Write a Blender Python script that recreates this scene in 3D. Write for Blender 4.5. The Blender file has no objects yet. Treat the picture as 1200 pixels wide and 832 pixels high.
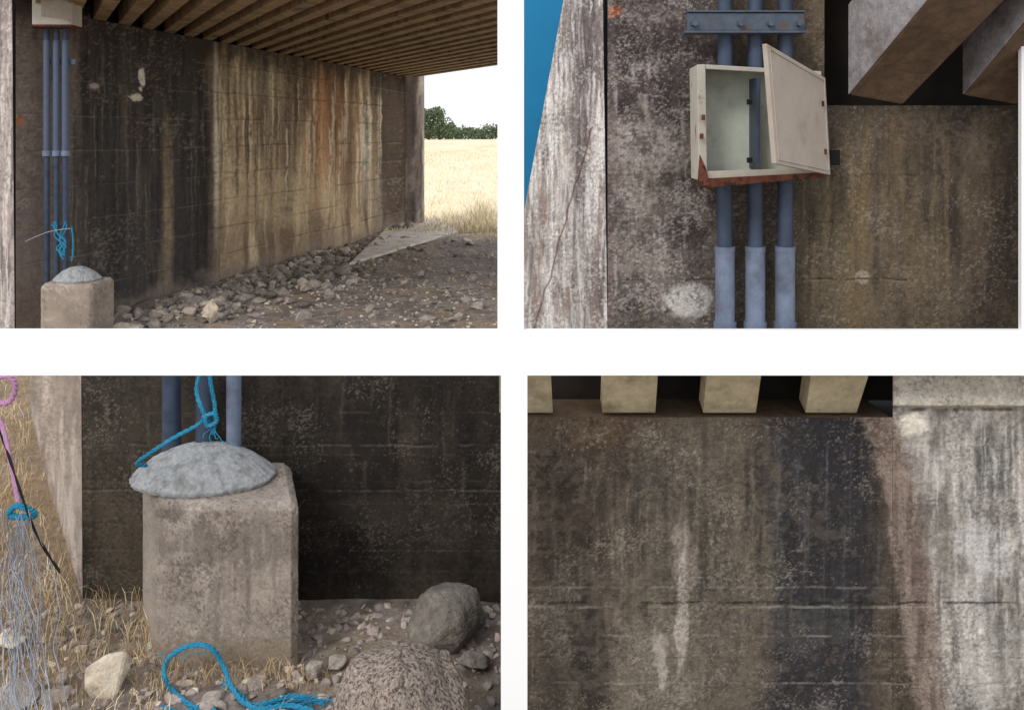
import bpy, bmesh, math, random
import numpy as np
from mathutils import Vector, Matrix, noise as mnoise
random.seed(4)
S=bpy.context.scene
F=1000.0; HX=600.0; HY=158.0
def at(u,v,d): return Vector(((u-HX)/F*d, d, (HY-v)/F*d))
def lin(c):
    c=np.asarray(c,dtype=float)/255.0
    return np.where(c<=0.04045,c/12.92,((c+0.055)/1.055)**2.4)
# ---------- numpy noise
_r=np.random.RandomState(11); TAB=_r.rand(256,256)
def vn(x,y,s=0):
    x=x+s*17.31; y=y+s*9.77
    xi=np.floor(x).astype(int); yi=np.floor(y).astype(int); fx=x-xi; fy=y-yi
    fx=fx*fx*(3-2*fx); fy=fy*fy*(3-2*fy)
    a=TAB[xi%256,yi%256]; b=TAB[(xi+1)%256,yi%256]; c=TAB[xi%256,(yi+1)%256]; d=TAB[(xi+1)%256,(yi+1)%256]
    return (a*(1-fx)+b*fx)*(1-fy)+(c*(1-fx)+d*fx)*fy
def fbm(x,y,o=4,s=0,rot=True):
    t=0;a=.5;n=0
    for i in range(o):
        if rot:
            th=i*.93; c,sn=math.cos(th),math.sin(th); X_,Y_=x*c-y*sn,x*sn+y*c
        else: X_,Y_=x,y
        t=t+a*vn(X_*2**i,Y_*2**i,s+i*3); n+=a; a*=.6
    return t/n
def sm(e0,e1,x):
    t=np.clip((x-e0)/(e1-e0),0,1); return t*t*(3-2*t)
class Paint:
    def __init__(s,x,y,base): s.x=x;s.y=y;s.c=np.ones((x.size,3))*lin(base)
    def mix(s,m,col): 
        m=np.clip(m,0,1)[:,None]; s.c=s.c*(1-m)+lin(col)*m
    def blob(s,cx,cy,rx,ry,col,a=1,soft=.5,k=1.0,nx=18,ny=18,seed=0,p=2):
        d=(np.abs((s.x-cx)/rx)**p+np.abs((s.y-cy)/ry)**p)**(1/p)
        n=.75*fbm(s.x/(nx*1.6),s.y/(ny*2.0),6,seed)+.25*fbm(s.x/9,s.y/12,5,seed+7)-.5
        s.mix(a*sm(-soft,soft,1-d+n*k*1.8),col)
    def streaks(s,col,a,th,nx=8,ny=120,seed=0,w=.12,x0=-1e9,x1=1e9,f=15):
        xx=s.x+6*(fbm(s.x/30,s.y/30,3,seed+3)-.5)
        n=fbm(xx/nx,s.y/ny,5,seed,False)
        s.mix(a*sm(th-w*.3,th+w,n)*sm(x0-f,x0+f,s.x)*(1-sm(x1-f,x1+f,s.x)),col)
    def speck(s,col,a,th,sc=3,seed=0,w=.1,big=60,m=None):
        n=fbm(s.x/sc,s.y/(sc*.8),4,seed); b=fbm(s.x/big,s.y/big,4,seed+50)
        q=a*sm(th,th+w,n+(b-.5)*.7)
        if m is not None:q=q*m
        s.mix(q,col)
    def mottle(s,f,sc=14,seed=0,sy=1):
        n=fbm(s.x/sc,s.y/(sc*sy),7,seed); s.c=s.c*np.exp((n-.5)*f)[:,None]
    def line(s,yf,w,col,a,seed=0):
        d=np.abs(s.y-yf-(fbm(s.x/25,s.y*0,3,seed)-.5)*4)
        s.mix(a*(1-sm(w*.3,w,d))*sm(.35,.6,fbm(s.x/22,s.y/300,4,seed+5)),col)
    def forms(s,y0,y1,step,a,seed=0):
        rr=random.Random(seed); y=y0
        while y<y1:
            s.line(y,rr.uniform(1.2,2.2),(34,30,27),a*rr.uniform(.4,1),seed+int(y)); s.line(y+2.2,rr.uniform(1,1.8),(140,132,120),a*rr.uniform(.1,.5),seed+int(y)+9)
            f=1+rr.uniform(-.12,.12); yn=y+step*rr.uniform(.8,1.2); m=(sm(y-.8,y+.8,s.y)*(1-sm(yn-.8,yn+.8,s.y)))[:,None]; s.c=s.c*(1+(f-1)*m); y=yn
    def drips(s,n,x0,x1,y0,y1,l0,l1,w0,w1,col,a,seed):
        rr=random.Random(seed); C=lin(col); wob=(fbm(s.x*0+3,s.y/22,3,seed)-.5)*5; br=fbm(s.x/3,s.y/10,4,seed+1)
        for i in range(n):
            cx=rr.uniform(x0,x1); cy=rr.uniform(y0,y1); l=rr.uniform(l0,l1); w=rr.uniform(w0,w1); aa=a*rr.uniform(.3,1)
            sel=np.where((np.abs(s.x-cx)<w*3+4)&(s.y>cy-6)&(s.y<cy+l+6))[0]
            if not len(sel): continue
            X_=s.x[sel]+wob[sel]; t=(s.y[sel]-cy)/l; ww=w*(1-.55*np.clip(t,0,1))
            m=(1-sm(ww*.3,ww*1.5,np.abs(X_-cx)))*sm(-.06,.12,t)*(1-sm(.5,1.0,t))*sm(.3,.55,br[sel]+.08); m=(np.clip(m,0,1)*aa)[:,None]
            s.c[sel]=s.c[sel]*(1-m)+C*m
# ---------- materials
def newmat(name):
    m=bpy.data.materials.new(name); m.use_nodes=True
    nt=m.node_tree; b=nt.nodes['Principled BSDF']; return m,nt,b
def surf(name,col=None,attr=False,var=.35,scale=40,rough=.85,bump=.3,bdist=.004,metal=0,rust=None,rustth=.6,rscale=12,fine=3.0,spec=.3,soft=.06):
    m,nt,b=newmat(name); N=nt.nodes; L=nt.links
    tc=N.new('ShaderNodeTexCoord')
    if attr:
        a=N.new('ShaderNodeAttribute'); a.attribute_name='col'; src=a.outputs['Color']
    else:
        a=N.new('ShaderNodeRGB'); a.outputs[0].default_value=(*lin(col),1); src=a.outputs[0]
    n=N.new('ShaderNodeTexNoise'); n.inputs['Scale'].default_value=scale; n.inputs['Detail'].default_value=4; n.inputs['Roughness'].default_value=.7
    L.new(tc.outputs['Object'],n.inputs['Vector'])
    mr=N.new('ShaderNodeMapRange'); mr.inputs['From Min'].default_value=.3; mr.inputs['From Max'].default_value=.7
    mr.inputs['To Min'].default_value=1-var; mr.inputs['To Max'].default_value=1+var
    L.new(n.outputs['Fac'],mr.inputs['Value'])
    mx=N.new('ShaderNodeVectorMath'); mx.operation='SCALE'; L.new(src,mx.inputs[0]); L.new(mr.outputs[0],mx.inputs['Scale'])
    out=mx.outputs[0]
    if rust:
        n2=N.new('ShaderNodeTexNoise'); n2.inputs['Scale'].default_value=rscale; n2.inputs['Detail'].default_value=4; n2.inputs['Roughness'].default_value=.65
        L.new(tc.outputs['Object'],n2.inputs['Vector'])
        r=N.new('ShaderNodeMapRange'); r.inputs['From Min'].default_value=rustth; r.inputs['From Max'].default_value=rustth+soft
        L.new(n2.outputs['Fac'],r.inputs['Value'])
        mm=N.new('ShaderNodeMix'); mm.data_type='RGBA'; L.new(r.outputs[0],mm.inputs[0]); L.new(out,mm.inputs[6]); mm.inputs[7].default_value=(*lin(rust),1)
        out=mm.outputs[2]
    L.new(out,b.inputs['Base Color'])
    b.inputs['Roughness'].default_value=rough; b.inputs['Metallic'].default_value=metal
    b.inputs['Specular IOR Level'].default_value=spec
    if bump>0:
        n3=N.new('ShaderNodeTexNoise'); n3.inputs['Scale'].default_value=scale*fine; n3.inputs['Detail'].default_value=3; n3.inputs['Roughness'].default_value=.65
        L.new(tc.outputs['Object'],n3.inputs['Vector'])
        bp=N.new('ShaderNodeBump'); bp.inputs['Strength'].default_value=bump; bp.inputs['Distance'].default_value=bdist
        L.new(n3.outputs['Fac'],bp.inputs['Height']); L.new(bp.outputs[0],b.inputs['Normal'])
    return m
M={}
M['wallA']=surf('stained_concrete_near',attr=True,var=.32,scale=110,bump=.6,bdist=.004,fine=2)
M['wallB']=surf('stained_concrete_far',attr=True,var=.22,scale=18,bump=.5,bdist=.012)
M['beam']=surf('beam_concrete',(160,137,106),var=.3,scale=12,bump=.4,rust=(104,84,62),rustth=.5,rscale=5,soft=.2)
M['beam4']=surf('beam_concrete_pale',(204,190,158),var=.2,scale=30,bump=.4,rust=(150,130,102),rustth=.48,rscale=12,soft=.25)
M['beam2']=surf('beam_concrete_grey',(152,147,150),var=.3,scale=35,bump=.6,rust=(105,92,84),rustth=.48,rscale=12,soft=.25)
M['beam3']=surf('beam_soffit_brown',(108,88,70),var=.3,scale=35,bump=.6,rust=(74,60,46),rustth=.48,rscale=10,soft=.25)
M['dark']=surf('dark_soffit_shade',(38,32,28),var=.3,scale=8)  # dark deck concrete; also the painted shade on the recess backings
M['plinth']=surf('plinth_concrete',attr=True,var=.24,scale=110,bump=.6,bdist=.003)
M['mortar']=surf('mortar',(162,164,166),var=.28,scale=90,bump=.8,bdist=.004,rust=(122,120,117),rustth=.5,rscale=22,soft=.2)
M['pipe']=surf('blue_grey_pipe',(60,72,92),var=.15,scale=25,rough=.45,bump=.1,rust=(48,54,64),rustth=.5,rscale=9,soft=.2)
M['sleeve']=surf('pale_pipe',(116,128,150),var=.12,scale=30,rough=.5,bump=.1,rust=(88,96,112),rustth=.46,rscale=12,soft=.25)
M['sleeveD']=surf('grey_pipe',(82,94,114),var=.12,scale=30,rough=.5,bump=.1)
M['steel']=surf('weathered_strut',(76,86,100),var=.25,scale=40,rough=.5,bump=.15,rust=(90,74,64),rustth=.56,rscale=25,soft=.15)
M['enamel']=surf('cream_enamel',(186,180,168),var=.1,scale=25,rough=.5,bump=.1,bdist=.001,rust=(112,70,50),rustth=.62,rscale=26,soft=.1)
M['door']=surf('door_enamel',(178,166,154),var=.1,scale=20,rough=.5,bump=.1,bdist=.001,rust=(140,116,98),rustth=.54,rscale=10,soft=.25)
M['inner']=surf('inner_panel',(184,190,178),var=.12,scale=18,rough=.6,bump=.1,bdist=.001,rust=(144,146,132),rustth=.5,rscale=10,soft=.2)
M['rust']=surf('rusty_steel',(98,56,42),var=.45,scale=60,rough=.9,bump=.6,bdist=.002,rust=(58,40,34),rustth=.5,rscale=40)
M['black']=surf('black_rubber',(25,24,24),var=.2,scale=40)
M['rope']=surf('blue_rope',(34,128,164),var=.4,scale=160,bump=.7,bdist=.002,rust=(80,140,160),rustth=.52,rscale=30,soft=.2)
M['rope2']=surf('pink_rope',(176,130,166),var=.3,scale=120,bump=.6,bdist=.002)
M['twine']=surf('grey_twine',(150,156,168),var=.35,scale=120,bump=.6,bdist=.002)
M['sky_sheet']=surf('blue_sky_sheet',(24,126,176),var=.08,scale=4,rough=.6,bump=.1)  # sky colour, for the sheet that stands in for open sky
M['stoneA']=surf('grey_stone',(166,155,146),var=.35,scale=45,bump=.8,bdist=.008)
M['stoneB']=surf('pale_stone',(208,195,176),var=.25,scale=35,bump=.7,bdist=.006,rust=(160,142,122),rustth=.52,rscale=12,soft=.2)
M['stoneC']=surf('granite',(166,151,140),var=.5,scale=130,bump=1,bdist=.005,rust=(92,82,76),rustth=.50,rscale=120,soft=.08)
M['stoneD']=surf('dark_stone',(114,107,100),var=.35,scale=50,bump=.7,bdist=.006,rust=(140,136,122),rustth=.55,rscale=18,soft=.15)
M['gravel']=surf('gravel',(160,147,140),var=.5,scale=6,bump=.3)
M['straw']=surf('dry_grass',(184,160,122),var=.4,scale=7,bump=0)
M['strawB']=surf('pale_field_grass',(232,218,188),var=.22,scale=.8,bump=0)
M['leaf']=surf('foliage',(92,106,78),var=.5,scale=.6,bump=0)
M['bark']=surf('bark',(70,58,46),var=.3,scale=3)
M['board']=surf('white_paint',(250,250,251),var=.004,scale=6,rough=.9,bump=.0,spec=.05)
M['slab']=surf('slab_concrete',(224,214,204),var=.2,scale=9,bump=.4,rust=(182,170,158),rustth=.48,rscale=7,soft=.2)
# ---------- object helpers
def mkobj(name,mesh,mat=None,parent=None):
    o=bpy.data.objects.new(name,mesh); S.collection.objects.link(o)
    if mat: mesh.materials.append(mat)
    if parent: o.parent=parent
    return o
def empty(name,loc=(0,0,0)):
    o=bpy.data.objects.new(name,None); S.collection.objects.link(o); return o
def frombm(name,bm,mat,parent=None,smooth=False):
    me=bpy.data.meshes.new(name); bm.to_mesh(me); bm.free()
    if smooth: me.polygons.foreach_set('use_smooth',[True]*len(me.polygons))
    return mkobj(name,me,mat,parent)
def grid_mesh(name,co,nx,ny,cols,mat,parent=None,smooth=True,thick=0):
    me=bpy.data.meshes.new(name)
    i,j=np.meshgrid(np.arange(nx-1),np.arange(ny-1)); a=(j*nx+i).ravel()
    q=np.stack([a,a+1,a+1+nx,a+nx],1)
    me.vertices.add(nx*ny); me.vertices.foreach_set('co',co.astype(np.float32).ravel())
    me.loops.add(q.size); me.polygons.add(len(q))
    me.loops.foreach_set('vertex_index',q.astype(np.int32).ravel())
    me.polygons.foreach_set('loop_start',np.arange(0,q.size,4,dtype=np.int32))
    me.update(calc_edges=True); me.validate()
    if cols is not None:
        at_=me.color_attributes.new('col','FLOAT_COLOR','POINT')
        at_.data.foreach_set('color',np.concatenate([cols,np.ones((len(cols),1))],1).astype(np.float32).ravel())
    if smooth: me.polygons.foreach_set('use_smooth',np.ones(len(q),dtype=bool))
    return mkobj(name,me,mat,parent)
def relief(name,u0,u1,v0,v1,step,depthf,colf,mat,parent=None):
    nx=int(abs(u1-u0)/step)+1; ny=int(abs(v1-v0)/step)+1
    U,V=np.meshgrid(np.linspace(u0,u1,nx),np.linspace(v0,v1,ny)); U=U.ravel();V=V.ravel()
    D=depthf(U,V)
    co=np.stack([(U-HX)/F*D,D,(HY-V)/F*D],1)
    return grid_mesh(name,co,nx,ny,colf(U,V),mat,parent,True)
def quadwall(name,A,B,C,D,nx,ny,colf,mat,parent=None):
    s,t=np.meshgrid(np.linspace(0,1,nx),np.linspace(0,1,ny)); s=s.ravel()[:,None];t=t.ravel()[:,None]
    A,B,C,D=[np.array(p) for p in (A,B,C,D)]
    co=A*(1-s)*(1-t)+B*s*(1-t)+C*s*t+D*(1-s)*t
    U=co[:,0]/co[:,1]*F+HX; V=HY-co[:,2]/co[:,1]*F
    return grid_mesh(name,co,nx,ny,colf(U,V),mat,parent,True)
def hexa(name,P,mat,parent=None,bevel=.003):
    bm=bmesh.new(); v=[bm.verts.new(p) for p in P]
    for f in ((0,3,2,1),(4,5,6,7),(0,1,5,4),(1,2,6,5),(2,3,7,6),(3,0,4,7)): bm.faces.new([v[k] for k in f])
    bmesh.ops.recalc_face_normals(bm,faces=bm.faces)
    if bevel: bmesh.ops.bevel(bm,geom=bm.edges[:],offset=bevel,segments=2,affect='EDGES',profile=.6)
    return frombm(name,bm,mat,parent)
def box(name,x0,x1,y0,y1,z0,z1,mat,parent=None,bevel=.003):
    return hexa(name,[(x0,y0,z0),(x1,y0,z0),(x1,y1,z0),(x0,y1,z0),(x0,y0,z1),(x1,y0,z1),(x1,y1,z1),(x0,y1,z1)],mat,parent,bevel)
def prism(name,quad,vec,mat,parent=None,bevel=.002):
    quad=[Vector(p) for p in quad]; vec=Vector(vec)
    return hexa(name,quad+[p+vec for p in quad],mat,parent,bevel)
def tube(name,pts,r,mat,parent=None,smooth=True,res=6,cyc=False):
    cu=bpy.data.curves.new(name,'CURVE'); cu.dimensions='3D'; cu.bevel_depth=r; cu.bevel_resolution=res; cu.use_fill_caps=True
    sp=cu.splines.new('NURBS' if smooth and len(pts)>2 else 'POLY'); sp.points.add(len(pts)-1)
    for p,q in zip(sp.points,pts): p.co=(*q,1)
    if sp.type=='NURBS': sp.order_u=3; sp.use_endpoint_u=True; sp.resolution_u=6
    cu.materials.append(mat)
    o=bpy.data.objects.new(name,cu); S.collection.objects.link(o)
    if parent:o.parent=parent
    return o
def rock(name,c,size,mat,seed=0,parent=None,detail=3,amp=.06,rot=0,sq=14):
    rr=random.Random(seed); bm=bmesh.new()
    for i in range(sq):
        d=Vector((rr.gauss(0,1),rr.gauss(0,1),rr.gauss(0,1))).normalized()*rr.uniform(.85,1.08); bm.verts.new(d)
    r=bmesh.ops.convex_hull(bm,input=bm.verts[:]); 
    junk=[g for g in r['geom_interior'] if isinstance(g,bmesh.types.BMVert)]
    if junk: bmesh.ops.delete(bm,geom=junk,context='VERTS')
    bmesh.ops.bevel(bm,geom=bm.edges[:],offset=.07,segments=1,affect='EDGES')
    bmesh.ops.triangulate(bm,faces=bm.faces[:])
    for k in range(detail): bmesh.ops.subdivide_edges(bm,edges=bm.edges[:],cuts=1,use_grid_fill=True)
    Rz=Matrix.Rotation(rot,3,'Z')
    for v in bm.verts:
        n=mnoise.fractal(v.co*2.3+Vector((seed,0,0)),1,2,5)
        p=v.co*(1+amp*n); p=Vector((p.x*size[0],p.y*size[1],p.z*size[2])); v.co=Rz@p+Vector(c)
    return frombm(name,bm,mat,parent)
def pebbles(name,n,posf,mat,seed):
    rr=random.Random(seed); protos=[]
    for k in range(8):
        bm=bmesh.new()
        for i in range(11):
            d=Vector((rr.gauss(0,1),rr.gauss(0,1),rr.gauss(0,1))).normalized()*rr.uniform(.8,1.1); bm.verts.new(d)
        r=bmesh.ops.convex_hull(bm,input=bm.verts[:])
        junk=[g for g in r['geom_interior'] if isinstance(g,bmesh.types.BMVert)]
        if junk: bmesh.ops.delete(bm,geom=junk,context='VERTS')
        bmesh.ops.bevel(bm,geom=bm.edges[:],offset=.09,segments=1,affect='EDGES')
        bm.verts.index_update()
        protos.append((np.array([v.co[:] for v in bm.verts]),[[v.index for v in f.verts] for f in bm.faces])); bm.free()
    V=[];Fc=[];off=0
    for i in range(n):
        p,s=posf(rr); P,fs=protos[rr.randrange(8)]
        a=rr.uniform(0,6.28); c,si=math.cos(a),math.sin(a)
        Q=P*np.array([s*rr.uniform(.8,1.3),s*rr.uniform(.8,1.2),s*rr.uniform(.55,.95)])
        Q=np.stack([Q[:,0]*c-Q[:,1]*si,Q[:,0]*si+Q[:,1]*c,Q[:,2]],1)+np.array(p)
        V.append(Q); Fc+=[[q+off for q in f] for f in fs]; off+=len(Q)
    me=bpy.data.meshes.new(name); me.from_pydata(np.concatenate(V).tolist(),[],Fc); return mkobj(name,me,mat)
def blades(name,n,posf,mat,seed):
    rr=random.Random(seed); V=[];Fc=[]
    for i in range(n):
        p,h,w=posf(rr); a=rr.uniform(0,6.28); l=rr.uniform(.1,.9)*h; dx,dy=math.cos(a)*l,math.sin(a)*l
        b=rr.uniform(0,6.28); wx_,wy_=math.cos(b)*w,math.sin(b)*w
        k=len(V); x,y,z=p
        V+=[(x-wx_,y-wy_,z),(x+wx_,y+wy_,z),(x+dx*.35+wx_*.8,y+dy*.35+wy_*.8,z+h*.55),(x+dx*.35-wx_*.8,y+dy*.35-wy_*.8,z+h*.55),(x+dx,y+dy,z+h*rr.uniform(.6,1))]
        Fc+=[(k,k+1,k+2,k+3),(k+3,k+2,k+4)]
    me=bpy.data.meshes.new(name); me.from_pydata(V,[],Fc); return mkobj(name,me,mat)
GZ=-1.5
def gh(x,y): return GZ+ (0.03*(mnoise.fractal(Vector((x*1.5,y*1.5,0)),1,2,4)) if y<16 else 0)
# ================= ground
xs=np.concatenate([-np.geomspace(600,5.2,30),np.linspace(-5,3,260),np.geomspace(3.2,600,30)])
ys=np.concatenate([np.linspace(-6,1.4,8),np.linspace(1.5,16,460),np.geomspace(16.3,1500,60)])
X,Y=np.meshgrid(xs,ys); X=X.ravel();Y=Y.ravel()
Z=np.array([gh(a,b) if (1.5<b<16 and -5<a<3) else GZ for a,b in zip(X,Y)])
p=Paint(X*100,Y*100,(136,124,118)); p.mottle(.8,40,5)
p.speck((168,158,150),.6,.54,5,3); p.speck((88,78,72),.6,.56,7,8); p.speck((156,136,110),.5,.5,30,9,big=150)
n=fbm(X*1.2,Y*1.2,4,4)
fieldm=sm(12.2,13.6,Y+(n-.5)*1.8+np.clip(X,-3,3)*.2)
p.mix(fieldm,(234,220,188)); p.mix(fieldm*sm(.5,.62,fbm(X*.8,Y*.25,4,7))*.5,(210,190,150)); p.mix(fieldm*sm(.5,.6,fbm(X*.1,Y*.04,4,17))*.5,(240,230,206))
lg=(1-sm(-1.35,-1.1,X))*(1-sm(5.3,5.9,Y)); p.mix(lg*.7*sm(.3,.6,fbm(X*6,Y*6,3,2)),(150,128,100))
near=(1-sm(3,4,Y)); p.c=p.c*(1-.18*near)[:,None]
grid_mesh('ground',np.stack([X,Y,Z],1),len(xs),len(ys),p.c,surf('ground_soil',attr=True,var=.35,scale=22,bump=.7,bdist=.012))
# ================= scene one: bridge underpass
def wx(y): return -3.21+.24*(y-8.02)
def colW1(U,V):
    p=Paint(U,V,(146,124,98)); p.mottle(1.0,20,60,2)
    p.streaks((196,176,142),.75,.46,9,150,1,.16,255,440); p.streaks((98,80,62),.8,.5,7,180,2,.14,255,450)
    p.blob(378,150,20,72,(172,114,68),.5,.6,.9,8,60,3); p.blob(330,230,70,40,(182,160,126),.5,.6,.8,20,8,5)
    p.blob(300,95,50,26,(150,142,120),.5,.6,.9,10,30,6)
    p.blob(355,110,10,60,(74,56,46),.7,.5,.7,6,40,7)
    p.blob(405,150,10,90,(108,76,54),.65,.6,.7,5,60,8); p.blob(341,130,7,80,(90,70,54),.7,.6,.7,5,60,8)
    p.blob(160,190,88,260,(58,54,52),1,.25,.35,10,80,9,5)
    p.blob(45,200,44,300,(106,95,88),1,.3,.4,14,40,10,5)
    p.blob(232,190,16,130,(50,45,42),.9,.5,.6,6,80,12)
    p.blob(197,240,5,100,(158,136,104),.7,.7,.8,5,40,13); p.blob(193,330,9,40,(110,98,84),.6,.6,.8,6,20,13)
    p.blob(254,150,3.5,100,(206,194,172),.8,.6,.6,4,40,14); p.blob(318,120,3,50,(206,192,160),.6,.6,.6,4,30,14)
    p.blob(430,170,4.5,60,(224,214,192),.8,.7,.8,4,30,15); p.blob(444,225,4,50,(210,192,166),.7,.7,.8,4,20,15)
    p.blob(462,180,20,130,(62,50,44),.9,.5,.6,8,50,16,4)
    p.drips(70,255,450,50,150,60,190,1,3,(68,54,43),.6,201); p.drips(44,255,450,60,150,60,170,.8,2,(216,200,170),.6,202)
    p.drips(34,70,250,20,140,80,260,1,3.5,(26,24,24),.6,203); p.drips(26,90,250,30,200,50,180,.8,2,(130,118,102),.45,204)
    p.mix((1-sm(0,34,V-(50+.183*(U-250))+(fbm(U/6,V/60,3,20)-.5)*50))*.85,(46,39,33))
    p.streaks((84,75,66),.5,.56,6,80,25,.16,60,240); p.streaks((30,28,28),.6,.5,9,140,26,.16,70,250)
    p.blob(166,92,3.5,13,(216,206,190),.9,.2,1.2,5,5,21); p.blob(162,115,8,4,(216,206,190),.9,.2,1.2,4,4,22); p.blob(110,101,6,3,(170,160,146),.7,.3,.9,5,5,23)
    p.blob(22,142,8,7,(150,92,54),.8,.3,.8,5,5,24)
    p.speck((180,168,150),.15,.66,3,27); p.speck((40,34,30),.3,.62,4,28)
    for k in range(8):
        zz=.72-k*.28; py=HY-zz/ (5.135/(.84-np.clip(U,-50,500)/1000))*F
        p.line(py,1.3,(40,34,30),.4,30+k); p.line(py+1.8,1.1,(176,162,138),.12,40+k)
    p.mix(sm(0,22,V-(345-.292*(U-200))+24+(fbm(U/14,V/14,3,33)-.5)*30)*.6,(126,113,102))
    return np.clip(p.c*1.55,0,.85)
ab=empty('bridge_abutment')
y0,y1=6.25,14.4; zb,zt=-1.62,.95
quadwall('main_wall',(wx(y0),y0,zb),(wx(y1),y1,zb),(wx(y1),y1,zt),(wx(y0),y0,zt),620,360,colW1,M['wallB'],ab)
def colR1(U,V):
    p=Paint(U,V,(168,156,152)); p.streaks((116,104,102),.8,.48,6,60,1); p.streaks((222,214,208),.7,.54,3,80,2); p.speck((80,70,66),.4,.56,3,4); return p.c
quadwall('corner_face',(-4.6,6.9,zb),(wx(y0)-.004,y0-.004,zb),(wx(y0)-.03,y0-.004,1.6),(-4.6,6.9,1.6),90,260,colR1,M['wallB'],ab)
quadwall('parapet_wall',(wx(y0),y0,zt),(wx(7.0),7.0,zt),(wx(7.0),7.0,1.6),(wx(y0),y0,1.6),60,60,colW1,M['wallB'],ab)
prism('wall_core',[(wx(6.4)-.03,6.4,zb),(wx(6.4)-.6,6.9,zb),(wx(14.4)-.5,14.4,zb),(wx(14.4)-.03,14.4,zb)],(0,0,2.9),M['dark'],ab,0)
# rounded end column
def colC1(U,V):
    p=Paint(U,V,(124,112,105)); p.streaks((76,66,61),.8,.5,5,60,1); p.streaks((184,172,162),.6,.55,4,60,2); return np.clip(p.c*1.35,0,.8)
na_,nz_=40,90; A_,Zz=np.meshgrid(np.linspace(0,2*math.pi,na_),np.linspace(zb,zt+.1,nz_)); A_=A_.ravel();Zz=Zz.ravel()
cr=np.sign(np.cos(A_))*np.abs(np.cos(A_))**.6; sr=np.sign(np.sin(A_))*np.abs(np.sin(A_))**.6
cxo,cyo=wx(14.3)+.03,14.35
co_=np.stack([cxo+.19*cr,cyo+.3*sr,Zz],1)
grid_mesh('end_column',co_,na_,nz_,colC1(co_[:,0]/co_[:,1]*F+HX,HY-co_[:,2]/co_[:,1]*F),M['wallB'],ab)
dk=empty('bridge_deck')
dirv=Vector((.573,-1,0))
bm=bmesh.new()
far=Vector((wx(14.45),14.45,0))+dirv*6.0
pts=[(wx(5.9)+.02,5.9),(2.6,5.9),(far.x,far.y),(wx(14.45)-.3,14.45),(wx(6.6)-.3,6.6)]
lo=[bm.verts.new((a,b,1.10)) for a,b in pts]; hi=[bm.verts.new((a,b,1.35)) for a,b in pts]
bm.faces.new(lo); bm.faces.new(hi[::-1])
for k in range(5): bm.faces.new((lo[k],hi[k],hi[(k+1)%5],lo[(k+1)%5]))
bmesh.ops.recalc_face_normals(bm,faces=bm.faces)
frombm('slab',bm,M['dark'],dk)
Yb=14.4; sp=.30; k=0
while Yb>6.5:
    a=Vector((wx(Yb)-.02,Yb,.955)); L_=min(9,Yb-5.95)
    e=a+dirv*L_
    w=Vector((.24,1,0))*-(sp*.5)
    prism('beam_%d'%k,[a,e,e+w,a+w],(0,0,.15),M['beam'],dk,.004)
    Yb-=sp; k+=1
prism('concrete_slab',[(-1.86,9.74,-1.5),(-.80,13.1,-1.5),(-1.25,14.5,-1.5),(-2.0,14.2,-1.5)],(0,0,.035),M['slab'],None,.01)
def cyl(name,x,y,z0,z1,r,mat,parent): return tube(name,[(x,y,z0),(x,y,z1)],r,mat,parent,False,8)
cp=empty('electrical_conduits')
for k,u in enumerate((55,66.5,77)):
    b=at(u,300,6.35)
    cyl('pipe_%d'%k,b.x,b.y,-1.15,.98,.022,M['pipe'],cp); cyl('coupling_%d'%k,b.x,b.y,-.16,-.12,.032,M['sleeve'],cp)
    cyl('upper_sleeve_%d'%k,b.x,b.y,-.12,.70,.0255,M['sleeveD'],cp)
a=at(48,70,6.33); c=at(86,70,6.33); box('clamp',a.x,c.x,6.36,6.40,.52,.56,M['steel'],cp,.003)
jb=empty('junction_box')
a=at(40,30,6.25); b=at(86,30,6.25)
box('body',a.x,b.x,6.22,6.38,.80,1.15,M['enamel'],jb,.006)
prism('door',[(b.x-.1,6.0,.83),(b.x+.02,6.2,.83),(b.x+.02,6.22,.83),(b.x-.1,6.02,.83)],(0,0,.34),M['door'],jb,.003)
box('rust_lip',a.x-.005,b.x+.005,6.21,6.38,.785,.80,M['rust'],jb,.002)
def plinth(name,P,z0,z1,r,cuts,colf,mul=1):
    root=empty(name); bm=bmesh.new(); bmesh.ops.create_cube(bm,size=1.0)
    bmesh.ops.subdivide_edges(bm,edges=bm.edges[:],cuts=cuts,use_grid_fill=True)
    P=[Vector((x,y)) for x,y in P]; W=(P[1]-P[0]).length; Dp=(P[3]-P[0]).length; H=z1-z0; dims=Vector((W,Dp,H))
    for v in bm.verts:
        q=Vector((v.co.x*W,v.co.y*Dp,v.co.z*H))
        c=Vector([max(-dims[i]/2+r,min(dims[i]/2-r,q[i])) for i in range(3)])
        dlt=q-c
        nz=sum(1 for i in range(3) if abs(dlt[i])>1e-6)
        if nz>1: q=c+dlt*(r/max(sum(abs(t_) for t_ in dlt),1e-6))*1.06
        s=q.x/W+.5; t=q.y/Dp+.5
        xy=P[0]*(1-s)*(1-t)+P[1]*s*(1-t)+P[2]*s*t+P[3]*(1-s)*t
        w=Vector((xy.x,xy.y,z0+(q.z/H+.5)*H))
        n=mnoise.fractal(w*24,1,2,5); pit=max(0,mnoise.noise(w*70)-.4)
        v.co=w+v.co.normalized()*(n*.0016-pit*.012)
    me=bpy.data.meshes.new('block'); bm.to_mesh(me); bm.free()
    me.polygons.foreach_set('use_smooth',[True]*len(me.polygons))
    co=np.array([q.co[:] for q in me.vertices]); U=co[:,0]/co[:,1]*F+HX; V=HY-co[:,2]/co[:,1]*F
    c=colf(U,V)*mul; t=me.color_attributes.new('col','FLOAT_COLOR','POINT'); t.data.foreach_set('color',np.concatenate([c,np.ones((len(c),1))],1).astype(np.float32).ravel())
    mkobj('block',me,M['plinth'],root); return root
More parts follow.
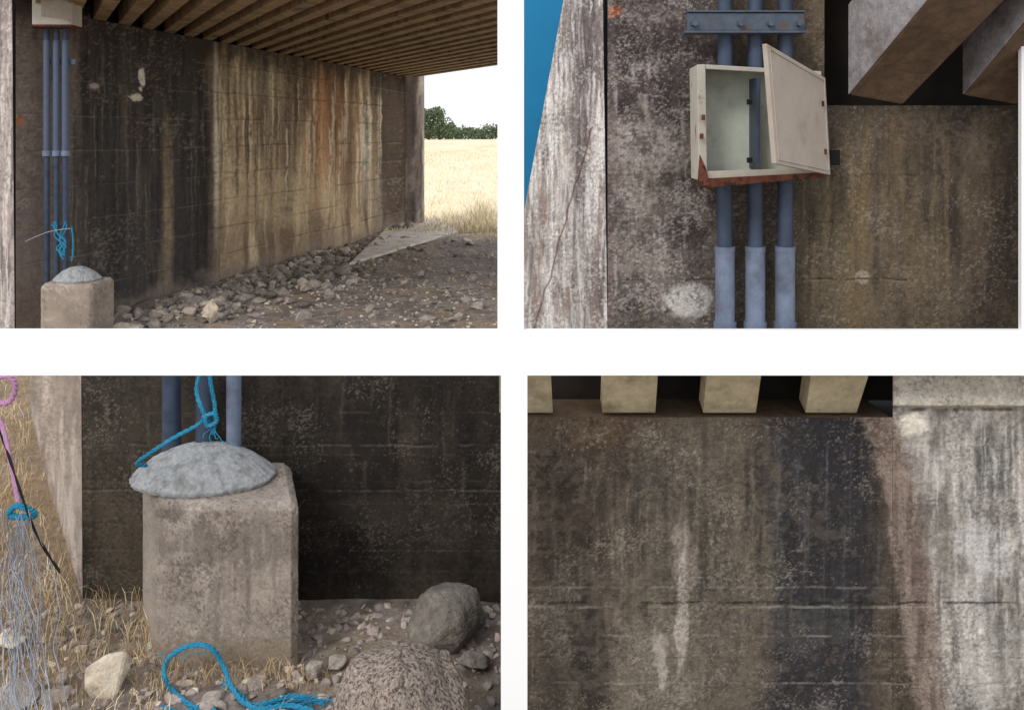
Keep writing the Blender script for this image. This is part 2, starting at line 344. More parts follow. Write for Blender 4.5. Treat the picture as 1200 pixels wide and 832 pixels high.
def cap(parent,cx,cy,z,rx,ry,h,seed):
    nr,na=50,260; V=[];Fc=[]
    for i in range(nr+1):
        t=i/nr
        for j in range(na):
            a=j/na*2*math.pi; w=1+.05*mnoise.fractal(Vector((math.cos(a)*1.6,math.sin(a)*1.6,seed)),1,2,4)+.03*mnoise.noise(Vector((math.cos(a)*14,math.sin(a)*14,seed)))
            x=cx+rx*t*w*math.cos(a); y=cy+ry*t*w*math.sin(a)
            zz=z+.012+h*max(0,1-t**2.1)+.0026*mnoise.fractal(Vector((x*50,y*50,seed)),1,2,4)
            V.append((x,y,zz))
    for i in range(nr):
        for j in range(na): a=i*na+j;b=i*na+(j+1)%na; Fc.append((a,b,b+na,a+na))
    k=len(V)
    for j in range(na): x,y,zz=V[nr*na+j]; V.append((cx+(x-cx)*.94,cy+(y-cy)*.94,z-.002))
    for j in range(na): Fc.append((nr*na+j,nr*na+(j+1)%na,k+(j+1)%na,k+j))
    me=bpy.data.meshes.new('mortar_cap'); me.from_pydata(V,[],Fc); me.polygons.foreach_set('use_smooth',[True]*len(Fc)); mkobj('mortar_cap',me,M['mortar'],parent)
def colP(U,V):
    p=Paint(U*1.5,V*1.5,(156,142,130)); p.mottle(.8,20,9); p.speck((110,98,90),.5,.6,4,2); p.speck((205,196,186),.4,.62,5,3); return p.c
x0=at(48,330,6.12).x; x1=at(110,330,6.12).x
pl1=plinth('concrete_plinth',[(x0,6.1),(x1,6.1),(x1,6.45),(x0-.05,6.45)],-1.56,-1.07,.025,30,colP)
cap(pl1,(x0+x1)/2-.01,6.28,-1.07,.165,.15,.09,3)
rp=empty('blue_rope')
for k in range(5):
    pts=[at(66+random.uniform(-6,14),262+i*8+random.uniform(-3,3),6.25) for i in range(6)]; tube('strand_%d'%k,pts,.0055,M['rope'],rp)
tube('tail',[at(30,283,6.25),at(45,276,6.2),at(62,270,6.2),at(82,268,6.2)],.003,M['twine'],rp); tube('tail_2',[at(84,266,6.2),at(88,290,6.2),at(84,306,6.2)],.006,M['rope'],rp)
for i,(u,v,w,h,mt) in enumerate([(245,366,12,17,'stoneB'),(168,357,15,10,'stoneD'),(150,384,26,8,'stoneB'),(403,316,13,10,'stoneA'),(325,325,12,7,'stoneA'),(385,346,9,10,'stoneA'),(350,322,8,9,'stoneD'),(362,334,7,6,'stoneA'),(215,362,9,7,'stoneA'),(290,335,9,5,'stoneA'),(318,345,8,5,'stoneD'),(338,352,7,6,'stoneA'),(278,358,7,5,'stoneA'),(440,345,6,4,'stoneD'),(305,315,9,4,'stoneA'),(478,266,9,6,'stoneD'),(463,268,8,6,'stoneD')]):
    d=1500/(v+h*.7-HY); c=at(u,v,d); s=d/F
    rock('rock',c,(w*s,w*s*.8,h*s),M[mt],i+1,None,2,.08,i)
def pf(rr):
    y=rr.triangular(6.0,12.5,8); t=abs(rr.gauss(0,.5)) if rr.random()<.8 else rr.uniform(0,3)
    x=wx(y)+.12+t
    return (x,y,gh(x,y)+.01),(rr.uniform(.015,.045) if rr.random()<.75 else rr.uniform(.04,.09))
pebbles('rubble',800,pf,M['stoneA'],5); pebbles('rubble',300,pf,M['stoneB'],6); pebbles('rubble',200,pf,M['stoneD'],16)
gpos=lambda rr:((lambda x,y:((x,y,gh(x,y)),rr.uniform(.005,.022)))(rr.uniform(-4.2,.3),rr.uniform(5.8,13)))
pebbles('gravel',3800,gpos,M['gravel'],7); pebbles('gravel',1400,gpos,M['stoneB'],27)
def bf(rr):
    y=13+ (rr.random()**2)*60; x=rr.uniform(-.15,.03)*y*1.0
    return (x,y,GZ),rr.uniform(.03,.13)*(1+.008*y),.003+.0004*y
blades('field_grass',7000,bf,M['strawB'],3)
blades('dry_weeds',350,lambda rr:((lambda x,y:((x,y,GZ),rr.uniform(.06,.2),.004))(rr.gauss(-.5,.5),rr.gauss(13.4,.6))),M['straw'],8)
blades('dry_weeds',120,lambda rr:((lambda x,y:((x,y,GZ),rr.uniform(.2,.5),.005))(rr.gauss(-.55,.12),rr.gauss(15,.5))),M['strawB'],9)
def tree(name,lobes,n,ls,seed,trunks):
    root=empty(name); rr=random.Random(seed); V=[];Fc=[]
    for c,r,q in lobes:
        for i in range(int(n*q)):
            d=Vector((rr.gauss(0,1),rr.gauss(0,1),rr.gauss(0,1))).normalized()*(rr.random()**.4)
            pt=Vector((c[0]+d.x*r[0],c[1]+d.y*r[1],c[2]+d.z*r[2]))
            a=Vector((rr.gauss(0,1),rr.gauss(0,1),rr.gauss(0,1))).normalized(); b=a.orthogonal().normalized(); s=ls*rr.uniform(.5,1.3)
            k=len(V); V+=[tuple(pt+a*s),tuple(pt+b*s*.6),tuple(pt-a*s),tuple(pt-b*s*.6)]; Fc.append((k,k+1,k+2,k+3))
    me=bpy.data.meshes.new('crown'); me.from_pydata(V,[],Fc); mkobj('crown',me,M['leaf'],root)
    for k,(x,y,h) in enumerate(trunks):
        bm=bmesh.new(); bmesh.ops.create_cone(bm,segments=8,radius1=.35,radius2=.12,depth=h,cap_ends=True); bmesh.ops.translate(bm,vec=(x,y,GZ+h/2),verts=bm.verts); frombm('trunk_%d'%k,bm,M['bark'],root)
tx=at(507,150,250).x
tree('oak_tree',[((tx+rx_,250+ry_,GZ+hz),(r1,3,r2),1) for rx_,ry_,hz,r1,r2 in ((-3,0,4,4,3.4),(0,1,5.5,3.6,4),(3,0,4.2,3.4,3),(-2,-1,7,2.6,2.2),(1.5,0,7.6,2.4,2.2),(-5,0,2.5,2.5,2.4),(5,0,2.6,2.6,2.3),(-1,0,2,5,2))],460,.38,4,[(tx-1,250,5),(tx+2,250,5)])
lob=[]
for i in range(24):
    x=at(480+i*5.2,150,270).x; lob.append(((x,270+random.uniform(-5,5),GZ+random.uniform(1.5,2.6)),(2.8,2,random.uniform(1.8,3.2)),.5))
tree('distant_trees',lob,420,.42,9,[(at(540,150,270).x,270,3),(at(565,150,270).x,270,3)])
# ================= scene two
WD=2.06
def colW2(U,V):
    p=Paint(U,V,(84,73,61)); p.mottle(1.2,30,70,1.5)
    p.streaks((104,91,71),.55,.46,22,130,1,.2,940,1110); p.streaks((112,92,60),.45,.54,10,190,2,.16,980,1060,25)
    p.streaks((52,44,39),.8,.46,26,160,3,.18,1080,1250)
    p.blob(770,60,75,85,(72,62,63),1,.3,.8,14,20,4,4); p.blob(770,270,80,130,(104,95,90),.9,.4,.9,14,30,5,4)
    p.blob(757,165,36,45,(156,147,143),.75,.3,1.3,8,12,6); p.blob(745,230,26,24,(148,139,134),.65,.3,1.2,8,7,7)
    p.blob(808,352,28,20,(192,189,184),.95,.25,.7,8,8,8); p.blob(750,300,25,50,(138,128,122),.5,.4,1.2,6,18,9)
    p.blob(800,270,28,14,(50,43,40),.8,.25,1.3,12,5,10); p.blob(790,130,30,26,(52,44,46),.75,.25,1.3,10,6,11); p.blob(735,130,16,16,(52,44,46),.7,.3,1.3,7,7,12)
    p.blob(800,215,30,10,(56,48,45),.7,.25,1.3,10,4,32); p.blob(740,345,26,22,(66,57,53),.55,.3,1.3,8,8,33); p.blob(765,55,50,16,(44,38,40),.6,.3,1.3,8,8,34); p.blob(760,20,30,12,(116,106,106),.5,.3,1.3,8,8,35)
    p.blob(1011,325,9,8,(154,143,126),.9,.25,.3,6,6,13); p.blob(960,300,30,90,(88,80,58),.4,.6,.8,12,30,14)
    p.blob(880,200,70,150,(58,51,47),.5,.5,.6,20,30,15,4)
    p.blob(719,15,7,8,(182,90,38),.95,.3,.8,5,5,16); p.blob(717,200,6,230,(124,110,106),.6,.5,.8,6,40,17)
    p.drips(60,940,1200,124,260,50,200,1.5,6,(42,35,30),.4,211); p.drips(44,940,1120,126,280,40,160,1.5,5,(124,108,80),.35,212); p.drips(44,715,840,-20,300,20,110,1,4,(40,34,34),.5,213); p.drips(30,715,840,60,300,20,80,1,3,(176,167,162),.5,214)
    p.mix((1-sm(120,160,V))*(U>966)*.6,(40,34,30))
    p.line(327,1.6,(38,32,28),.8,18); p.line(329.5,1.4,(130,120,104),.3,18); p.line(205,2,(40,34,30),.5,19); p.line(260,1.6,(44,37,33),.35,219)
    p.speck((180,170,160),.22,.67,2.2,20,.1); p.speck((34,28,26),.35,.62,3.2,21,big=35); p.speck((126,112,94),.15,.56,6,22)
    m=1-sm(830,850,U); p.speck((190,182,178),.35,.60,2.6,23,.12,m=m,big=30); p.speck((44,37,38),.55,.57,3.2,24,m=m,big=34)
    return p.c*1.05
ab2=empty('bridge_abutment')
fW=lambda U,V:WD+.004*(fbm(U/20,V/20,4,1)-.5)
relief('lower_wall',712,1215,402,124,1.1,fW,colW2,M['wallA'],ab2)
relief('upper_wall',712,966,124,-40,1.1,fW,colW2,M['wallA'],ab2)
box('wall_core',at(714,0,2.06).x,1.5,2.08,2.5,-.5,.06,M['dark'],ab2,0); box('upper_core',at(714,0,2.06).x,at(964,0,2.06).x,2.08,2.5,.061,.6,M['dark'],ab2,0)
def colL2(U,V):  # pale weathered side; its sunlit brightness is painted into the colour too
    p=Paint(U,V,(166,154,149)); p.mottle(1.1,16,50,2); p.streaks((108,97,96),.6,.46,8,110,1,.16); p.streaks((224,219,216),.7,.5,7,100,2,.14); p.streaks((146,118,96),.4,.56,7,130,3,.14)
    p.blob(690,60,16,60,(98,86,86),.6,.4,1.5,6,14,80); p.blob(665,250,20,60,(210,204,200),.5,.4,1.5,6,14,81); p.blob(700,330,12,40,(100,88,86),.5,.4,1.5,6,14,82)
    p.streaks((70,64,67),.55,.57,5,60,4,.12); p.drips(60,620,712,-30,300,30,120,.8,3,(74,65,66),.65,221); p.drips(60,610,706,-30,300,30,120,.8,3,(232,227,224),.65,222); p.speck((84,74,72),.4,.56,3,5,big=30); p.speck((232,228,224),.35,.6,3,6,big=30)
    d=np.abs((U-690)+(V-160)*.28+ (fbm(V/20,U*0,2,3)-.5)*6); p.mix((1-sm(.6,1.7,d))*(V>150)*.75,(98,68,56)); return p.c*1.08
quadwall('return_wall',at(585,402,2.6),at(712,402,WD-.002),at(706,-40,WD-.002),at(668,-40,2.32),170,400,colL2,M['wallA'],ab2)
tp=empty('blue_sky_sheet'); prism('sheet',[at(600,402,2.9),at(690,402,2.9),at(700,-60,2.9),at(600,-60,2.9)],(0,.01,0),M['sky_sheet'],tp,0)  # added blue sheet standing in for the strip of sky
dk2=empty('bridge_deck')
for k in range(2):
    o=k*134
    A0=at(996+o,112,WD-.002); A1=at(1093+o,-4,1.8); B0=at(1058+o,123,WD-.002); B1=at(1182+o,-4,1.82)
    e=(A1-A0)*.35; f_=(B1-B0)*.35
    prism('beam_%d'%k,[A0,B0,B1+f_,A1+e],(0,0,.22),M['beam3'],dk2,.004)
    nrm=Vector((-.004,-.001,0)); u_=Vector((0,0,.003))
    prism('beam_side_%d'%k,[A0+nrm+u_,A1+e+nrm+u_,A1+e+nrm*.2+u_,A0+nrm*.2+u_],(0,0,.215),M['beam2'],dk2,0)
box('recess_shade',at(967,0,2.3).x,1.6,2.3,2.4,.065,.7,M['dark'],dk2,0)  # dark backing: shade of the recess put into the colour
box('shade_slab',at(967,0,WD).x,1.6,1.6,2.4,.56,.64,M['dark'],dk2,0)  # unseen slab, added to keep the recess below it dark
cp2=empty('electrical_conduits')
PY=2.0
for k,u in enumerate((849.5,885,920)):
    x=at(u,0,PY).x
    cyl('pipe_%d'%k,x,PY,-.48,.40,.0175,M['pipe'],cp2)
    cyl('sleeve_%d'%k,x,PY,-.48,at(0,290,PY).z,.0225,M['sleeve'],cp2); cyl('sleeve_rim_%d'%k,x,PY,at(0,295,PY).z,at(0,289,PY).z,.0236,M['sleeve'],cp2)
    cyl('foot_coupling_%d'%k,x,PY,-.48,at(0,377,PY).z,.0262,M['sleeve'],cp2)
a=at(806,42,1.95);b=at(944,12,1.95)
box('strut',a.x,b.x,1.955,1.965,a.z+.012,b.z-.006,M['steel'],cp2,.002); box('strut_top_flange',a.x,b.x,1.95,1.99,b.z-.005,b.z-.001,M['steel'],cp2,.001)
box('strut_lower_flange',a.x-.006,b.x+.004,1.95,1.99,a.z+.006,a.z+.0115,M['steel'],cp2,.001)
for k,u in enumerate((814,868,903,937)):
    c=at(u,28,1.95); bm=bmesh.new(); bmesh.ops.create_cone(bm,segments=6,radius1=.008,radius2=.007,depth=.012,cap_ends=True); bmesh.ops.rotate(bm,verts=bm.verts,cent=(0,0,0),matrix=Matrix.Rotation(math.pi/2,3,'X')); bmesh.ops.translate(bm,verts=bm.verts,vec=(c.x,1.949,c.z)); frombm('bolt_%d'%k,bm,M['steel'],cp2)
for k,u in enumerate((849.5,885,920)):
    x=at(u,0,PY).x; cyl('clip_%d'%k,x,PY,at(0,22,PY).z,at(0,16,PY).z,.0215,M['steel'],cp2)
jb2=empty('junction_box')
FL,FR=1.86,1.97
TL=at(817,76,FL);TR=at(962,84,FR);BL=at(819,212,FL);BR=at(964,204,FR)
def plate(name,a,b,c,d,off,mat): return prism(name,[a,b,c,d],off,mat,jb2,.0015)
bk=lambda v:Vector((v.x+.008,1.9795,v.z))
plate('left_side',BL,TL,bk(TL),bk(BL),(.004,0,0),M['enamel'])
X5=Vector((.005,0,0))
plate('top_side',TL+X5,TR-X5,bk(TR)-X5,bk(TL)+X5,(0,0,-.004),M['enamel'])
plate('bottom_side',BL+X5,BR-X5,bk(BR)-X5,bk(BL)+X5,(0,0,.004),M['rust'])
fw=.020; up=Vector((0,-.003,0)); dirx=(BR-BL).normalized()
plate('frame_left',BL+up,BL+dirx*fw+up,TL+dirx*fw+up,TL+up,(0,.003,0),M['enamel'])
plate('frame_top',TL+dirx*fw+Vector((0.001,-.003,0)),TR+up,TR+Vector((0,-.003,-.010)),TL+dirx*fw+Vector((0.001,-.003,-.010)),(0,.003,0),M['enamel'])
bL=BL+dirx*fw+Vector((0.001,-.003,0)); plate('frame_bottom',bL,BR+up,BR+Vector((0,-.003,.015)),bL+Vector((0,0,.020)),(0,.003,0),M['enamel'])
plate('rust_lip',at(820,221,1.85),at(970,208,1.95),at(970,202,1.95),at(820,210,1.85),(0,.006,0),M['rust'])
plate('rust_corner',at(817,220,1.845),at(832,217,1.845),at(827,196,1.845),at(820,181,1.845),(0,.004,0),M['rust'])
plate('inner_panel',Vector((BL.x+.012,1.978,BL.z+.003)),Vector((BR.x,1.978,BR.z+.003)),Vector((TR.x,1.978,TR.z-.003)),Vector((TL.x+.012,1.978,TL.z-.003)),(0,-.003,0),M['inner'])
a=at(884,92,1.93);b=at(888,197,1.93); box('inner_divider',a.x,b.x,1.91,1.973,b.z,a.z,M['pipe'],jb2,.001)
for k,(u,v) in enumerate(((878,120),(878,188),(824,138),(822,160))):
    c=at(u,v,1.852 if u<850 else 1.925); s_=.004 if u<850 else .006; box('latch_%d'%k,c.x-s_,c.x+s_,c.y-s_,c.y,c.z-.006,c.z+.006,M['rust'] if u<850 else M['black'],jb2,.001)
D=[at(904,192,1.74),at(968,205,1.95),at(962,92,1.95),at(893,52,1.74)]
plate('door',*D,(.006,-.012,0),M['door'])
n_=Vector((.006,-.0125,0)); cen=sum(D,Vector())/4
I=[cen+(q-cen)*.92+n_*1.05 for q in D]
for k in range(4): tube('door_press_%d'%k,[I[k],I[(k+1)%4]],.0012,M['door'],jb2,False,2)
for k,(u,v,d) in enumerate(((904,116,1.765),(962,122,1.93),(965,178,1.93),(909,178,1.765))):
    c=at(u,v,d)-Vector((0,.010,0)); box('hinge_%d'%k,c.x-.0025,c.x+.0025,c.y-.006,c.y,c.z-.006,c.z+.006,M['rust'],jb2,.001)
c=at(977,185,2.03); box('wall_bracket',c.x-.012,c.x+.012,2.02,2.055,c.z-.018,c.z+.018,M['black'],jb2,.002)
# ================= scene four
def edge(V): return 1030+ (V-487)*.125- 18*np.exp(-np.clip((V-487),0,400)/60)
def dep4(U,V):
    e=edge(V); t=sm(-6,40,U-e)
    d=2.085-.05*t-.006*(fbm(U/30,V/30,5,3)-.5)*2
    return d - .02*(sm(0,3,478-V))*sm(1038,1042,U)
def colW4(U,V):
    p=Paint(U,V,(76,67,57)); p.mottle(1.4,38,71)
    p.forms(500,880,22,.35,300)
    p.streaks((98,89,78),.4,.46,36,110,1,.2); p.blob(680,560,90,110,(58,48,41),.7,.5,.9,22,20,2,3); p.blob(700,500,110,26,(96,75,55),.4,.5,.9,30,10,3)
    p.blob(815,670,80,190,(98,92,82),.5,.4,1.3,24,28,4); p.blob(755,780,60,60,(120,111,100),.55,.3,1.4,14,16,5); p.blob(805,650,16,40,(146,135,126),.6,.3,1.4,7,12,6); p.blob(799,710,7,70,(174,165,156),.7,.3,1.4,4,18,7)
    p.blob(774,775,7,35,(174,165,156),.6,.3,1.4,4,14,8); p.blob(690,770,26,80,(44,38,35),.8,.4,1,10,30,9); p.blob(645,770,26,60,(92,84,75),.5,.4,1.2,12,14,10)
    p.blob(962,620,66,340,(46,44,48),.96,.3,.7,14,50,11,5); p.blob(990,530,40,50,(37,36,41),.7,.4,.8,12,20,12); p.blob(840,540,60,60,(94,85,74),.4,.5,1,18,14,13)
    p.blob(950,735,60,30,(78,76,75),.5,.3,1.4,20,6,14)
    p.drips(80,622,1030,487,640,40,220,1.5,7,(34,30,28),.5,231); p.drips(60,622,900,487,740,30,160,1,4,(130,120,106),.4,232); p.drips(24,900,1030,487,700,40,180,1,3,(98,96,98),.35,233)
    e=edge(V)
    m=sm(-6,4,U-e+(fbm(U/8,V/14,4,15)-.5)*16)
    p.mix(m,(134,119,110)); p.mix(m*sm(.46,.62,fbm(U/7,V/70,5,16))*.7,(98,84,77))
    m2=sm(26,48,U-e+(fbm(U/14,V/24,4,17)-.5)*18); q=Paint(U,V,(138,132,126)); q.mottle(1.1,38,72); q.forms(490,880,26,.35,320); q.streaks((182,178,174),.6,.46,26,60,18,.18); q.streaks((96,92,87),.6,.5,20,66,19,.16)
    q.blob(1120,770,70,60,(174,170,164),.6,.3,1.4,16,16,20); q.blob(1070,496,17,14,(218,211,197),.85,.3,.8,9,9,21); q.blob(1165,540,30,40,(86,88,83),.7,.3,1.3,12,14,22); q.blob(1150,640,40,30,(200,198,196),.6,.3,1.4,18,10,23); q.blob(1100,640,22,60,(104,99,89),.5,.4,1.3,14,14,24)
    q.drips(60,1075,1210,487,740,30,180,1.5,6,(82,77,72),.5,241); q.drips(54,1075,1210,487,740,30,140,1,4,(208,204,200),.5,242)
    q.mix(sm(0,4,480-V)*.85,(194,186,173)); q.line(480,3,(84,73,63),.95,25); q.streaks((222,214,203),.3,.55,16,60,29,.16)
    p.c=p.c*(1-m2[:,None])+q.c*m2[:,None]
    p.line(706,2,(30,26,24),.8,26); p.line(711,2.2,(156,147,136),.4,27); p.line(745,1.8,(142,138,132),.5,28); p.line(800,1.8,(138,132,126),.5,31); p.line(770,1.8,(40,34,32),.35,30)
    p.line(688,1.8,(142,137,133),.4,34)
    p.speck((186,176,162),.22,.65,2.2,36,.1,big=40); p.speck((28,25,25),.4,.61,3,37,big=40); p.speck((130,120,106),.15,.56,8,38)
    return p.c*1.08
ab4=empty('bridge_abutment')
relief('wall_face',600,1046,880,489,1.1,dep4,colW4,M['wallA'],ab4)
relief('pilaster_face',1046.3,1230,880,432,1.1,dep4,colW4,M['wallA'],ab4)
box('wall_core',.02,1.29,2.11,2.6,-1.6,-.72,M['dark'],ab4,0)
dk4=empty('bridge_deck')
for k,(a,b,c,d) in enumerate(((585,648,645,585),(706,768,772,708),(824,886,894,829),(944,1004,1022,952))):
    prism('beam_%d'%k,[at(a,484,2.12),at(b,484,2.12),at(c,428,2.03),at(d,428,2.03)],(0,.05,.02),M['beam4'],dk4,.002)
box('bearing_ledge',at(600,0,2.1).x,at(1044,0,2.1).x,2.092,2.6,at(0,492,2.1).z-.02,at(0,490,2.1).z,M['beam3'],dk4,0)
box('recess_shade',0.0,at(1043,0,2.3).x,2.25,2.3,-.70,-.565,M['dark'],dk4,0)  # dark sheet standing in for the shade between beam ends
box('seating_slab',0.26,1.3,2.035,2.3,-.548,-.51,M['dark'],dk4,0)
# ================= scene three
def colW3(U,V):
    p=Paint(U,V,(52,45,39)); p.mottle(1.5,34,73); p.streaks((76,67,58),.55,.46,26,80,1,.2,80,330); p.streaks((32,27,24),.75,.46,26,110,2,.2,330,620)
    p.blob(140,640,50,90,(90,80,65),.55,.4,1.3,16,20,3); p.blob(160,500,60,50,(72,65,57),.5,.4,1.3,14,14,4)
    p.forms(450,700,30,.3,330)
    for k,yy in enumerate((522,575)): p.line(yy,1.6,(124,117,109),.35,5+k); p.line(yy-3,1.8,(24,20,18),.5,5+k)
    p.drips(40,100,580,440,560,40,180,1.5,6,(26,22,20),.5,251); p.drips(30,100,560,440,600,20,100,1,3,(104,95,84),.35,252)
    p.speck((150,140,128),.3,.68,2.2,8,.1); p.speck((22,18,16),.45,.6,3.2,9); p.speck((90,80,66),.15,.56,7,10); p.blob(480,600,90,24,(72,65,57),.3,.3,1.5,24,4,12)
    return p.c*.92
ab3=empty('bridge_abutment')
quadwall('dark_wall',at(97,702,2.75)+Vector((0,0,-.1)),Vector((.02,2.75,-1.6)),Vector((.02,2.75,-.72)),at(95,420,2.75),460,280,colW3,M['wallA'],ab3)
box('wall_core',-1.36,.015,2.77,3.1,-1.6,-.73,M['dark'],ab3,0)
def colL3(U,V):  # lit side of the wall, brightness painted into the pale base
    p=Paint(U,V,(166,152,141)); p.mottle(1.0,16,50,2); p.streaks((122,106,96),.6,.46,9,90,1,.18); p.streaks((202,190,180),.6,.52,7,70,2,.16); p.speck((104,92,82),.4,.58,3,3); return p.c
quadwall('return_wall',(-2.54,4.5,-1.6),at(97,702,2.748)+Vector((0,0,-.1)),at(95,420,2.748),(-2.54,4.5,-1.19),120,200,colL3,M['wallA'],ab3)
def colP3(U,V):
    p=Paint(U,V,(150,138,128)); p.mottle(.7,28,74); p.speck((196,187,178),.35,.62,2.6,3); p.blob(265,640,80,26,(104,95,88),.5,.3,1.5,20,12,2); p.blob(300,580,50,10,(176,165,156),.4,.4,1.3,12,6,5)
    p.speck((82,73,67),.6,.6,2.6,6,big=40); p.speck((122,112,103),.3,.55,6,7); p.blob(172,660,8,130,(170,161,150),.4,.5,.8,8,16,8); p.blob(260,770,110,20,(130,115,95),.6,.4,1.3,14,10,9)
    p.blob(200,600,14,10,(84,75,69),.5,.3,1.5,6,6,77); p.drips(26,186,350,590,680,30,130,1.5,5,(100,91,85),.45,261); p.drips(16,186,350,590,720,20,60,1,3,(186,177,168),.35,262); return p.c
pl3=plinth('concrete_plinth',[(-.992,2.39),(-.597,2.39),(-.70,2.70),(-1.171,2.70)],-1.56,-1.03,.022,110,colP3)
cap(pl3,-.925,2.56,-1.03,.215,.145,.092,7)
cp3=empty('electrical_conduits')
for k,(u,mt,zz) in enumerate(((201,'pipe',-1.0),(240,'pipe',-.98),(274,'sleeve',-.98))):
    x=at(u,0,2.6).x; cyl('pipe_%d'%k,x,2.6,zz,-.62,.027 if k<2 else .022,M[mt],cp3)
def rope(name,uvd,r,mat,par,strands=2,per=5,tw=1.1):
    pts=[at(*q) for q in uvd]
    for s in range(strands):
        pp=[]; n=len(pts)*per
        for i in range(n):
            t=i/(n-1)*(len(pts)-1); a=int(min(t,len(pts)-2)); b=t-a
            P0=pts[max(a-1,0)];P1=pts[a];P2=pts[a+1];P3=pts[min(a+2,len(pts)-1)]
            q=.5*((2*P1)+(P2-P0)*b+(2*P0-5*P1+4*P2-P3)*b*b+(3*P1-P0-3*P2+P3)*b**3)
            an=i*tw+s*2*math.pi/strands; pp.append(q+Vector((math.cos(an),math.sin(an)*.6,math.sin(an)))*r*.6)
        tube('%s_%d'%(name,s),pp,r*.62,mat,par,True,3)
rp3=empty('blue_rope')
R=.0055
rope('tie',[(165,538,2.44),(180,528,2.41),(205,512,2.42),(228,500,2.44),(245,488,2.48)],R,M['rope'],rp3,3)
rope('tie_up',[(245,495,2.48),(236,478,2.48),(230,455,2.5),(238,430,2.5)],R,M['rope'],rp3,3); rope('tie_b',[(250,508,2.46),(252,480,2.48),(247,450,2.48),(244,425,2.48)],R,M['rope'],rp3,3)
rope('knot',[(238,489,2.46),(251,484,2.45),(254,494,2.45),(243,499,2.45),(240,489,2.45)],R,M['rope'],rp3,3); rope('under',[(165,538,2.44),(161,544,2.46),(172,545,2.5)],R,M['rope'],rp3)
for k in range(4): rope('frayed_end_%d'%k,[(250,500,2.46),(240+k*6,508+k*2,2.43),(238+k*9,514+(k%2)*5,2.42)],.002,M['rope'],rp3,1)
rp4=empty('blue_rope')
def gd(v): return 1500/(v-HY)*.985
rope('ground_loop',[(u,v,gd(max(v,w))) for u,v,w in [(232,832,832),(205,812,815),(192,790,815),(198,770,800),(222,756,800),(246,758,800),(262,780,800),(272,805,812),(290,825,825),(318,822,822),(345,815,815),(380,824,824)]],.0058,M['rope'],rp4,3,7)
rope('ground_tail',[(u,v,gd(v)) for u,v in [(262,800),(280,812),(300,830),(340,826),(372,835)]],.0058,M['rope'],rp4,3,7); rope('ground_tail_b',[(u,v,gd(v)) for u,v in [(190,828),(215,835),(240,826),(258,838)]],.005,M['rope'],rp4,3)
for k in range(9): rope('fray_%d'%k,[(295+random.uniform(-5,60),825,gd(825)),(320+random.uniform(-10,60),818+random.uniform(-8,6),gd(820)),(345+random.uniform(-10,50),828+random.uniform(-10,5),gd(826))],.0018,M['rope'],rp4,1)
for k in range(6): rope('loop_fray_%d'%k,[(198+k*10,768-min(k,3)*3,gd(797)),(192+k*12+random.uniform(-6,6),758+random.uniform(-4,8),gd(797)),(200+k*12+random.uniform(-8,8),764+random.uniform(-6,10),gd(799))],.0014,M['rope'],rp4,1)
rp5=empty('pink_rope')
rope('loop',[(-10,446,3.0),(8,440,3.0),(18,452,3.0),(12,470,3.0),(-8,474,3.0)],.009,M['rope2'],rp5,3); rope('hang',[(-6,480,2.9),(6,510,2.85),(14,550,2.8),(22,590,2.75)],.007,M['rope2'],rp5,3)
rope('blue_wrap',[(10,600,2.7),(20,592,2.7),(36,598,2.7),(40,604,2.7),(22,606,2.7),(12,604,2.7)],.009,M['rope'],rp5,3)
tg=empty('wire_tangle')
for k in range(26):
    u=random.uniform(-5,38); pts=[]
    for i in range(9):
        v=604+i*30; u+=random.uniform(-9,12); pts.append((u,v+random.uniform(-8,8),min(2.66,gd(v+30)-.04)-random.uniform(0,.08)))
    rope('strand_%d'%k,pts,.0018,M['twine'],tg,1,4)
rope('dark_cord',[(-5,490,2.9),(12,540,2.8),(40,620,2.65),(70,670,2.6)],.004,M['black'],tg)
def rk(u,v,w,h,mt,seed,sq=14,amp=.07,det=3,deep=.8):
    d=1500/(v+h*.75-HY); s=d/F; rock('rock',at(u,v,d),(w*s,w*s*deep,h*s),M[mt],seed,None,det,amp,seed*.7,sq)
rk(128,795,33,32,'stoneB',31,9,.05); rk(472,842,104,98,'stoneC',47,40,.08,4); rk(524,726,54,38,'stoneD',55,40,.06); rk(368,785,15,13,'stoneA',14); rk(330,812,16,9,'stoneD',15)
rk(20,815,36,20,'stoneA',16); rk(205,812,14,9,'stoneD',17); rk(490,760,18,12,'stoneD',18); rk(300,800,18,8,'stoneA',19); rk(75,800,16,10,'stoneA',22); rk(555,775,22,14,'stoneD',23); rk(395,775,14,10,'stoneA',24); rk(250,822,22,10,'stoneA',25); rk(10,750,22,14,'stoneB',27); rk(60,820,26,12,'stoneA',28)
g3p=lambda rr:((lambda x,y:((x,y,gh(x,y)),rr.uniform(.004,.022)))(rr.uniform(-1.6,.0),rr.uniform(2.1,2.72)))
pebbles('gravel',800,g3p,M['gravel'],17); pebbles('gravel',160,g3p,M['stoneB'],18)
def g3(rr):
    if rr.random()<.5:
        y=rr.uniform(2.15,2.85); x=rr.uniform(-.64,-.40)*y
    else:
        y=rr.uniform(2.8,5.2); x=rr.uniform(-.66,-.505)*y
        if x>-1.40-(y-2.75)*.661: x-=.25
    return (x,y,gh(x,y)-.01),rr.uniform(.02,.12)*(1 if y>2.5 else .7),.0013
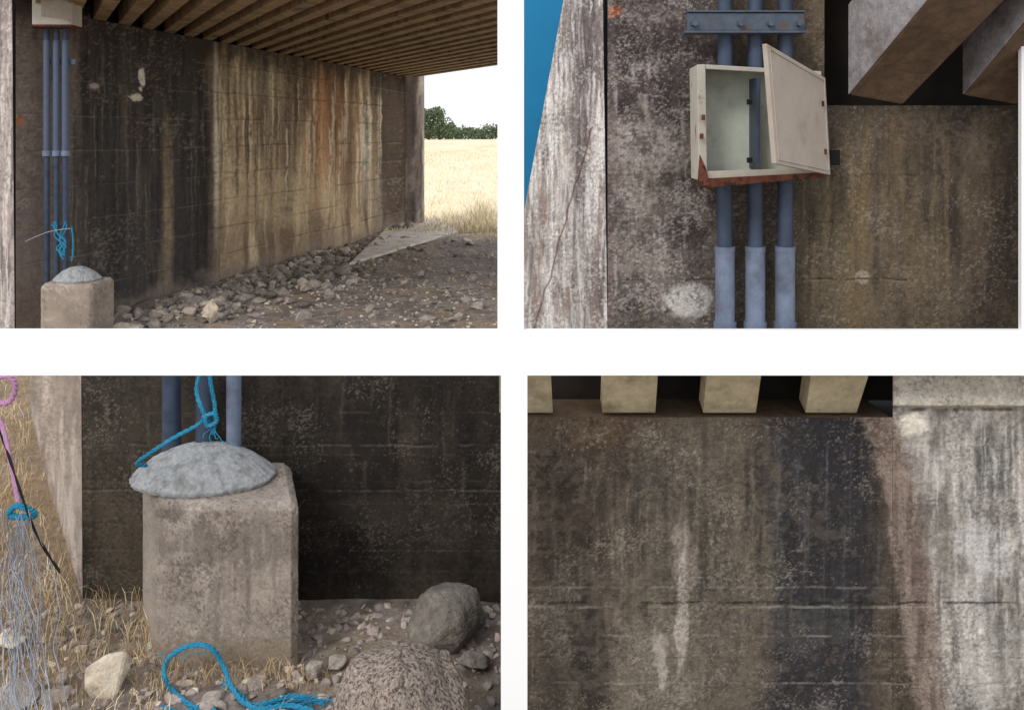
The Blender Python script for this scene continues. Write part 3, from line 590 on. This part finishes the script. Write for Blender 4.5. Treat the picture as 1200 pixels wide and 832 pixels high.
blades('dry_grass',3600,g3,M['straw'],11); blades('dry_grass',1000,g3,M['strawB'],14)
blades('dry_grass',350,lambda rr:((lambda x,y:((x,y,gh(x,y)-.01),rr.uniform(.03,.08),.0013))(rr.uniform(-1.0,-.5),rr.uniform(2.28,2.38))),M['straw'],12)
# ================= white divider
wb=empty('white_divider_board'); BY=1.93
def bpx(name,u0,u1,v0,v1): a=at(u0,v1,BY); b=at(u1,v0,BY); box(name,a.x,b.x,BY,BY+.012,a.z,b.z,M['board'],wb,0)
bpx('upper_post',583,614,-400,386.5); bpx('rail',-500,1700,386.5,440); bpx('lower_post',587,618,440,930)
bpx('side_post',1197,1400,-400,386.5)
# ================= light, world, camera
el,az=math.radians(38),math.radians(35)
d=Vector((math.cos(el)*math.sin(az),math.cos(el)*math.cos(az),-math.sin(el)))
sl=bpy.data.lights.new('sun','SUN'); sl.energy=1.5; sl.angle=math.radians(14); sl.color=(1,.96,.90)
so=bpy.data.objects.new('sun',sl); S.collection.objects.link(so); so.rotation_euler=d.to_track_quat('-Z','Y').to_euler()
w=bpy.data.worlds.new("World"); S.world=w; w.use_nodes=True; nt=w.node_tree
sk=nt.nodes.new('ShaderNodeTexSky'); sk.sky_type='NISHITA'; sk.sun_disc=False; sk.sun_elevation=el; sk.sun_rotation=math.radians(180)+az; sk.dust_density=2; sk.air_density=1.0; sk.ozone_density=1
mx=nt.nodes.new('ShaderNodeMix'); mx.data_type='RGBA'; mx.inputs[0].default_value=.8; nt.links.new(sk.outputs[0],mx.inputs[6]); mx.inputs[7].default_value=(9.5,9.7,9.9,1)
nt.links.new(mx.outputs[2],nt.nodes['Background'].inputs[0]); nt.nodes['Background'].inputs[1].default_value=.13
cam=bpy.data.cameras.new('camera'); co=bpy.data.objects.new('camera',cam); S.collection.objects.link(co); S.camera=co
co.rotation_euler=(math.pi/2,0,0); cam.lens=30; cam.sensor_width=36; cam.shift_y=-(416-HY)/1200; cam.clip_start=.05; cam.clip_end=4000
S.view_settings.view_transform='Standard'; S.view_settings.look='None'; S.view_settings.exposure=0
